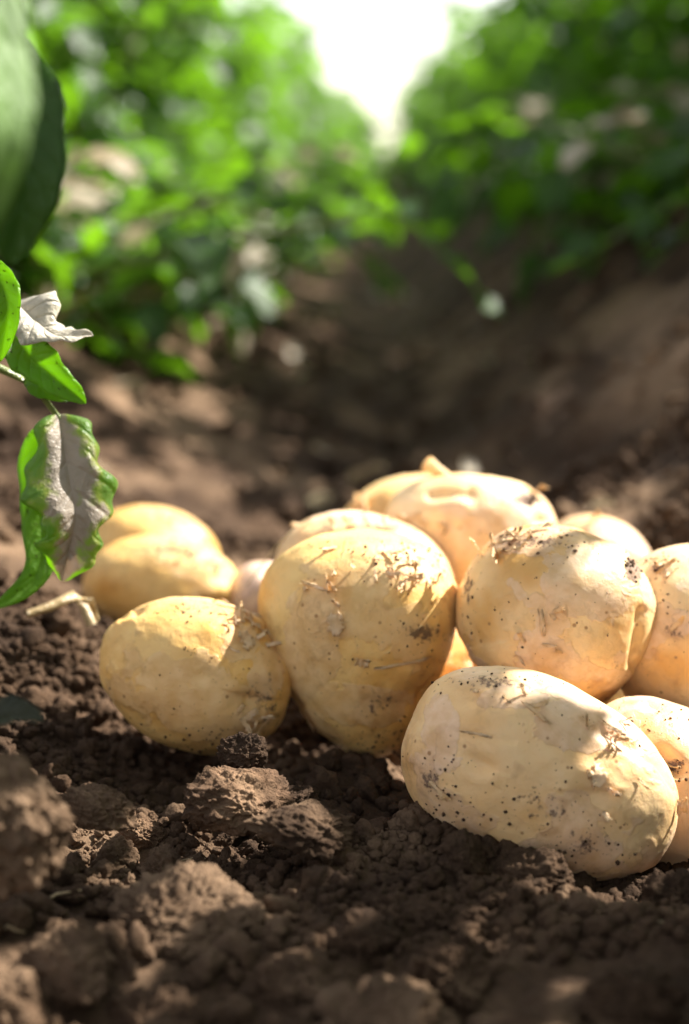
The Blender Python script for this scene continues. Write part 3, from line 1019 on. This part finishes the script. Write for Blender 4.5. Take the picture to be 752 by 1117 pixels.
# far ends of the rows read as one mass
vs, fs, nb = [], [], 0
v0 = np.empty(len(VAR[0][0].vertices) * 3, np.float32); VAR[0][0].vertices.foreach_get('co', v0); v0 = v0.reshape(-1, 3)
f0 = np.array([p.vertices[:] for p in VAR[0][0].polygons])
keep = RNG.random(len(f0) // 10) < .45
f0k = f0.reshape(-1, 10, 4)[keep].reshape(-1, 4)
for xr in (-2.18, -1.32, -.56, .52, 1.32, 2.18):
    y = 22.0 if abs(xr) < 1 else 16.0
    while y < 120:
        a = rp_.uniform(0, 6.28)
        s = rp_.uniform(.95, 1.15) * (1 + y * .004)
        rot = np.array([[math.cos(a), -math.sin(a), 0], [math.sin(a), math.cos(a), 0], [0, 0, 1]])
        vs.append((v0 * s) @ rot.T + np.array([xr + rp_.uniform(-.05, .05), y, .12]))
        fs.append(f0k + nb)
        nb += len(v0)
        y += .35 + .02 * y
far = link('crop_rows', np_mesh('crop_rows', np.concatenate(vs), np.concatenate(fs)), M_LEAF)
tag(far, 'far ends of the potato rows merging into one green mass under the sky', 'crop', kind='stuff')


# ------------------------------------------------------------------ the near plant at the left edge, leaf by leaf
def blade(name, path, wpx, mat, parent, fold=.25, wave=.1, seed=0, tooth=.05, side=None, curl=0.0, prof=None, nu=28, nv=11):
    """leaf along path [(px,py,depth)], widths in photo pixels at mid-length"""
    P = [at(*p) for p in path]
    vs = []
    rg = np.random.default_rng(seed)
    ph = rg.uniform(0, 6.28, 6)

    def ev(t):
        x = t * (len(P) - 1)
        i = min(int(x), len(P) - 2)
        f = x - i
        p0 = P[max(i - 1, 0)]; p1_ = P[i]; p2_ = P[i + 1]; p3_ = P[min(i + 2, len(P) - 1)]
        return .5 * ((2 * p1_) + (p2_ - p0) * f + (2 * p0 - 5 * p1_ + 4 * p2_ - p3_) * f * f + (3 * p1_ - p0 - 3 * p2_ + p3_) * f ** 3)
    for i in range(nu):
        t = i / (nu - 1)
        p = ev(t)
        tg = (ev(min(t + .02, 1)) - ev(max(t - .02, 0))).normalized()
        view = (cam.location - p).normalized()
        if side is not None: view = (view + CR @ Vector(side)).normalized()
        ac = tg.cross(view).normalized()
        nn = ac.cross(tg).normalized()
        d = abs((CM.inverted() @ p).z)
        pr = math.sin(math.pi * t ** .75) ** .75 if t < 1 else 0
        hw = wpx / 2 / FP * d * max(pr, .015)
        for j in range(nv):
            s = j / (nv - 1) * 2 - 1
            ed = abs(s)
            tw = 1 + tooth * math.sin(17 * t + ph[0 if s < 0 else 1]) * ed + tooth * .6 * math.sin(41 * t + ph[2 if s < 0 else 3]) * ed
            z = hw * (fold * ed + wave * ed * math.sin(8 * t + ph[4] + (1.7 if s > 0 else 0)) - curl * ed ** 3 + .10 * math.sin(22 * t + 3 * s + ph[5]) * ed * .5)
            vs.append(p + ac * (s * hw * tw) + nn * z)
    ix = np.arange(nu * nv).reshape(nu, nv)
    ff = np.stack([ix[:-1, :-1], ix[:-1, 1:], ix[1:, 1:], ix[1:, :-1]], -1).reshape(-1, 4)
    inv = parent.matrix_basis.inverted()
    me = np_mesh(name, np.array([(inv @ v)[:] for v in vs]), ff)
    attr(me, 'along', np.repeat(np.linspace(.001, 1, nu), nv))
    attr(me, 'edge', np.tile(np.abs(np.linspace(-1, 1, nv)), nu))
    o = link(name, me, mat, parent)
    sm = o.modifiers.new('thickness', 'SOLIDIFY')
    sm.thickness = .0003
    return o


bx, by = -.30, .66
np_ = empty('potato_plant', (bx, by, gz(bx, by) - .005))
tag(np_, 'blight-spotted potato plant reaching in from the left edge with one hanging withered leaf', 'plant')
npi = np_.matrix_basis.inverted()


def ntube(P, r0, r1, name='stem', mat=M_STEM):
    tube(name, [npi @ p for p in P], list(np.linspace(r0, r1, len(P))), mat, np_)


b0 = Vector((bx, by, gz(bx, by) - .01))
ntube([b0, b0 + Vector((.02, .0, .07)), b0 + Vector((.05, .01, .15)), b0 + Vector((.075, .0, .23)), at(-25, 130, .56), at(-18, 40, .52), at(-10, -60, .5)], .006, .003)
ntube([b0 + Vector((.05, .01, .15)), at(-60, 380, .64), at(-15, 395, .655), at(22, 412, .66), at(46, 432, .662), at(66, 458, .663)], .0022, .0011, 'leaf_stalk')
l = blade('leaf', [(64, 452, .663), (72, 500, .657), (82, 560, .655), (76, 600, .66), (68, 634, .665)], 90, M_BLIGHT, np_, fold=.55, wave=.30, seed=3, curl=.55, tooth=.17, nu=60, nv=25, side=(.25, .4, 0))
l['label'] = 'grey-brown withered hanging leaf with green curled rim'
blade('leaf', [(62, 458, .668), (42, 500, .672), (46, 560, .672), (40, 625, .668), (-6, 664, .662)], 46, M_SPOT, np_, fold=.3, wave=.2, seed=5, curl=.3)
l = blade('leaf', [(16, 330, .65), (34, 345, .648), (62, 366, .646), (102, 366, .645)], 58, M_SILVER, np_, fold=.7, wave=.5, seed=8, curl=.5, tooth=.2, nu=48, nv=21, side=(.5, 1.0, 0))
l['label'] = 'silvery dried curled leaf'
l = blade('leaf', [(12, 362, .655), (30, 385, .650), (60, 412, .648), (94, 440, .65)], 46, M_SPOT, np_, fold=.5, wave=.15, seed=9, curl=.2, tooth=.08)
l['label'] = 'green leaf speckled with small brown holes'
blade('leaf', [(30, 410, .66), (42, 420, .655), (60, 428, .655), (80, 436, .66)], 24, M_SPOT, np_, fold=.3, wave=.2, seed=10)
blade('leaf', [(-12, 285, .60), (2, 310, .60), (8, 345, .60), (0, 395, .605)], 34, M_SPOT, np_, fold=.3, wave=.1, seed=11)
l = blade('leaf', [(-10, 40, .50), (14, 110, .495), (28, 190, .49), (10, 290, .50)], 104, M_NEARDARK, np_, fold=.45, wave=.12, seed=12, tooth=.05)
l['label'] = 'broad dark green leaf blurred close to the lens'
l = blade('leaf', [(-14, -60, .37), (4, 50, .365), (8, 150, .36), (-12, 255, .37)], 64, M_LITLEAF, np_, fold=.2, wave=.1, seed=13, side=(.6, .3, 0))
l['label'] = 'green leaf painted pale as if sunlit, blurred very close to the lens'
blade('leaf', [(-60, 120, .53), (-50, 200, .53), (-40, 280, .53), (-30, 330, .53)], 70, M_NEARDARK, np_, fold=.3, wave=.1, seed=14)
blade('leaf', [(-70, 400, .6), (-60, 450, .6), (-50, 520, .6), (-40, 560, .6)], 60, M_SPOT, np_, fold=.3, wave=.1, seed=15)

# loose plant scraps on the soil
e1 = empty('fallen_leaf', at(10, 790, .50))
tag(e1, 'small dark green leaf lying on the soil at the left edge behind a tall clod', 'leaf')
blade('leaf_blade', [(-30, 800, .51), (-5, 785, .505), (20, 778, .50), (48, 786, .495)], 44, M_DULL, e1, fold=.3, seed=21, side=(0, .8, 0))
e2 = empty('dry_stalk', at(60, 665, .72))
tag(e2, 'bent straw-coloured dry stalk on the soil beside the back left potatoes', 'stalk')
for P_, nm in (([at(30, 670, .71), at(55, 662, .715), at(80, 650, .72), at(98, 656, .725), at(106, 676, .73)], 'stalk'), ([at(78, 652, .72), at(92, 662, .722), at(100, 682, .722)], 'stalk_branch')):
    iv = e2.matrix_basis.inverted()
    tube(nm, [iv @ p for p in P_], [.0016, .002, .0024, .002, .001][:len(P_)], M_DRYSTEM, e2)
st = tube('straw', [at(268, 640, .76), at(285, 618, .765), at(308, 588, .77)], [.0003, .0003, .0002], M_DRYSTEM)
tag(st, 'hair-thin dry straw rising behind the foremost left potato', 'straw')

# dry weed stalks at the foot of the two ridges
def weed(x, y, h, seed, label, mat, group):
    rg = random.Random(seed)
    e = empty('weed', (x, y, gz(x, y) - .005))
    tag(e, label, 'weed', group)
    for k in range(6):
        a = rg.uniform(0, 6.28)
        lean = rg.uniform(.2, .9)
        P = [Vector((math.cos(a) * lean * h * t ** 1.6, math.sin(a) * lean * h * t ** 1.6, h * (t - .35 * t * t) * rg.uniform(.95, 1.05))) for t in np.linspace(0, 1, 6)]
        tube('blade', P, [.0025, .0028, .0026, .002, .0014, .0004], mat, e, 5)


for k, (x, y, h) in enumerate([(-.24, 1.9, .14), (-.22, 2.2, .12), (-.27, 1.65, .12), (-.2, 2.6, .12), (-.3, 1.5, .09)]):
    weed(x, y, h, k, '%s tuft of dry yellowed weeds from the front at the foot of the left row' % ORD[k], M_YELLOW if k % 2 else M_DRYSTEM, 'dry weed tufts along the left row')
weed(.26, 1.35, .12, 20, 'pale green weed arching on the dark right bank', M_STEM, None)
weed(.32, 1.6, .12, 21, 'smaller weed tuft at the foot of the right row behind the arching one', M_STEM, None)

# dry leaf scraps lying about in the furrow
rl = random.Random(44)
base_leaf = None
for k in range(46):
    x, y = rl.uniform(-.34, .42), rl.uniform(1.0, 3.6) if k > 12 else rl.uniform(.95, 1.7)
    if base_leaf is None:
        v, f = leaflets([np.array([[0, 0, 0.]]), np.array([[1, 0, 0.]]), np.array([[0, 1, 0.]]), np.array([[0, 0, 1.]])], np.array([1.0]), 9)
        v = np.array(v)
        base_leaf = link('dry_leaf', np_mesh('dry_leaf', v, f), M_DRYLEAF)
        o = base_leaf
    else:
        o = base_leaf.copy()
        C.objects.link(o)
    sc = rl.uniform(.014, .036)
    o.scale = (sc, sc, sc)
    o.rotation_euler = (rl.uniform(-.7, .7), rl.uniform(-.7, .2), rl.uniform(0, 6.28))
    o.location = (x, y, gz(x, y) + .006)
    tag(o, 'small pale dry leaf scrap lying on the furrow soil behind the potatoes', 'dry leaf', 'dry leaf scraps in the furrow')

# short straw and root fibres mixed into the soil
rs_ = random.Random(91)
for k in range(34):
    x, y = rs_.uniform(-.2, .12), rs_.uniform(.46, .82)
    a, ln = rs_.uniform(0, 6.28), rs_.uniform(.008, .028)
    P = [Vector((x + math.cos(a) * ln * t, y + math.sin(a) * ln * t + rs_.uniform(-.0015, .0015), gz(x, y) + .002 + rs_.uniform(-.001, .003))) for t in (0, .35, .7, 1)]
    o = tube('straw', P, [.0003, .0005, .0004, .0002], M_DRYSTEM, sides=5)
    tag(o, 'short dry root or straw fibre lying in the soil around the potatoes', 'straw', 'straw fibres in the soil')
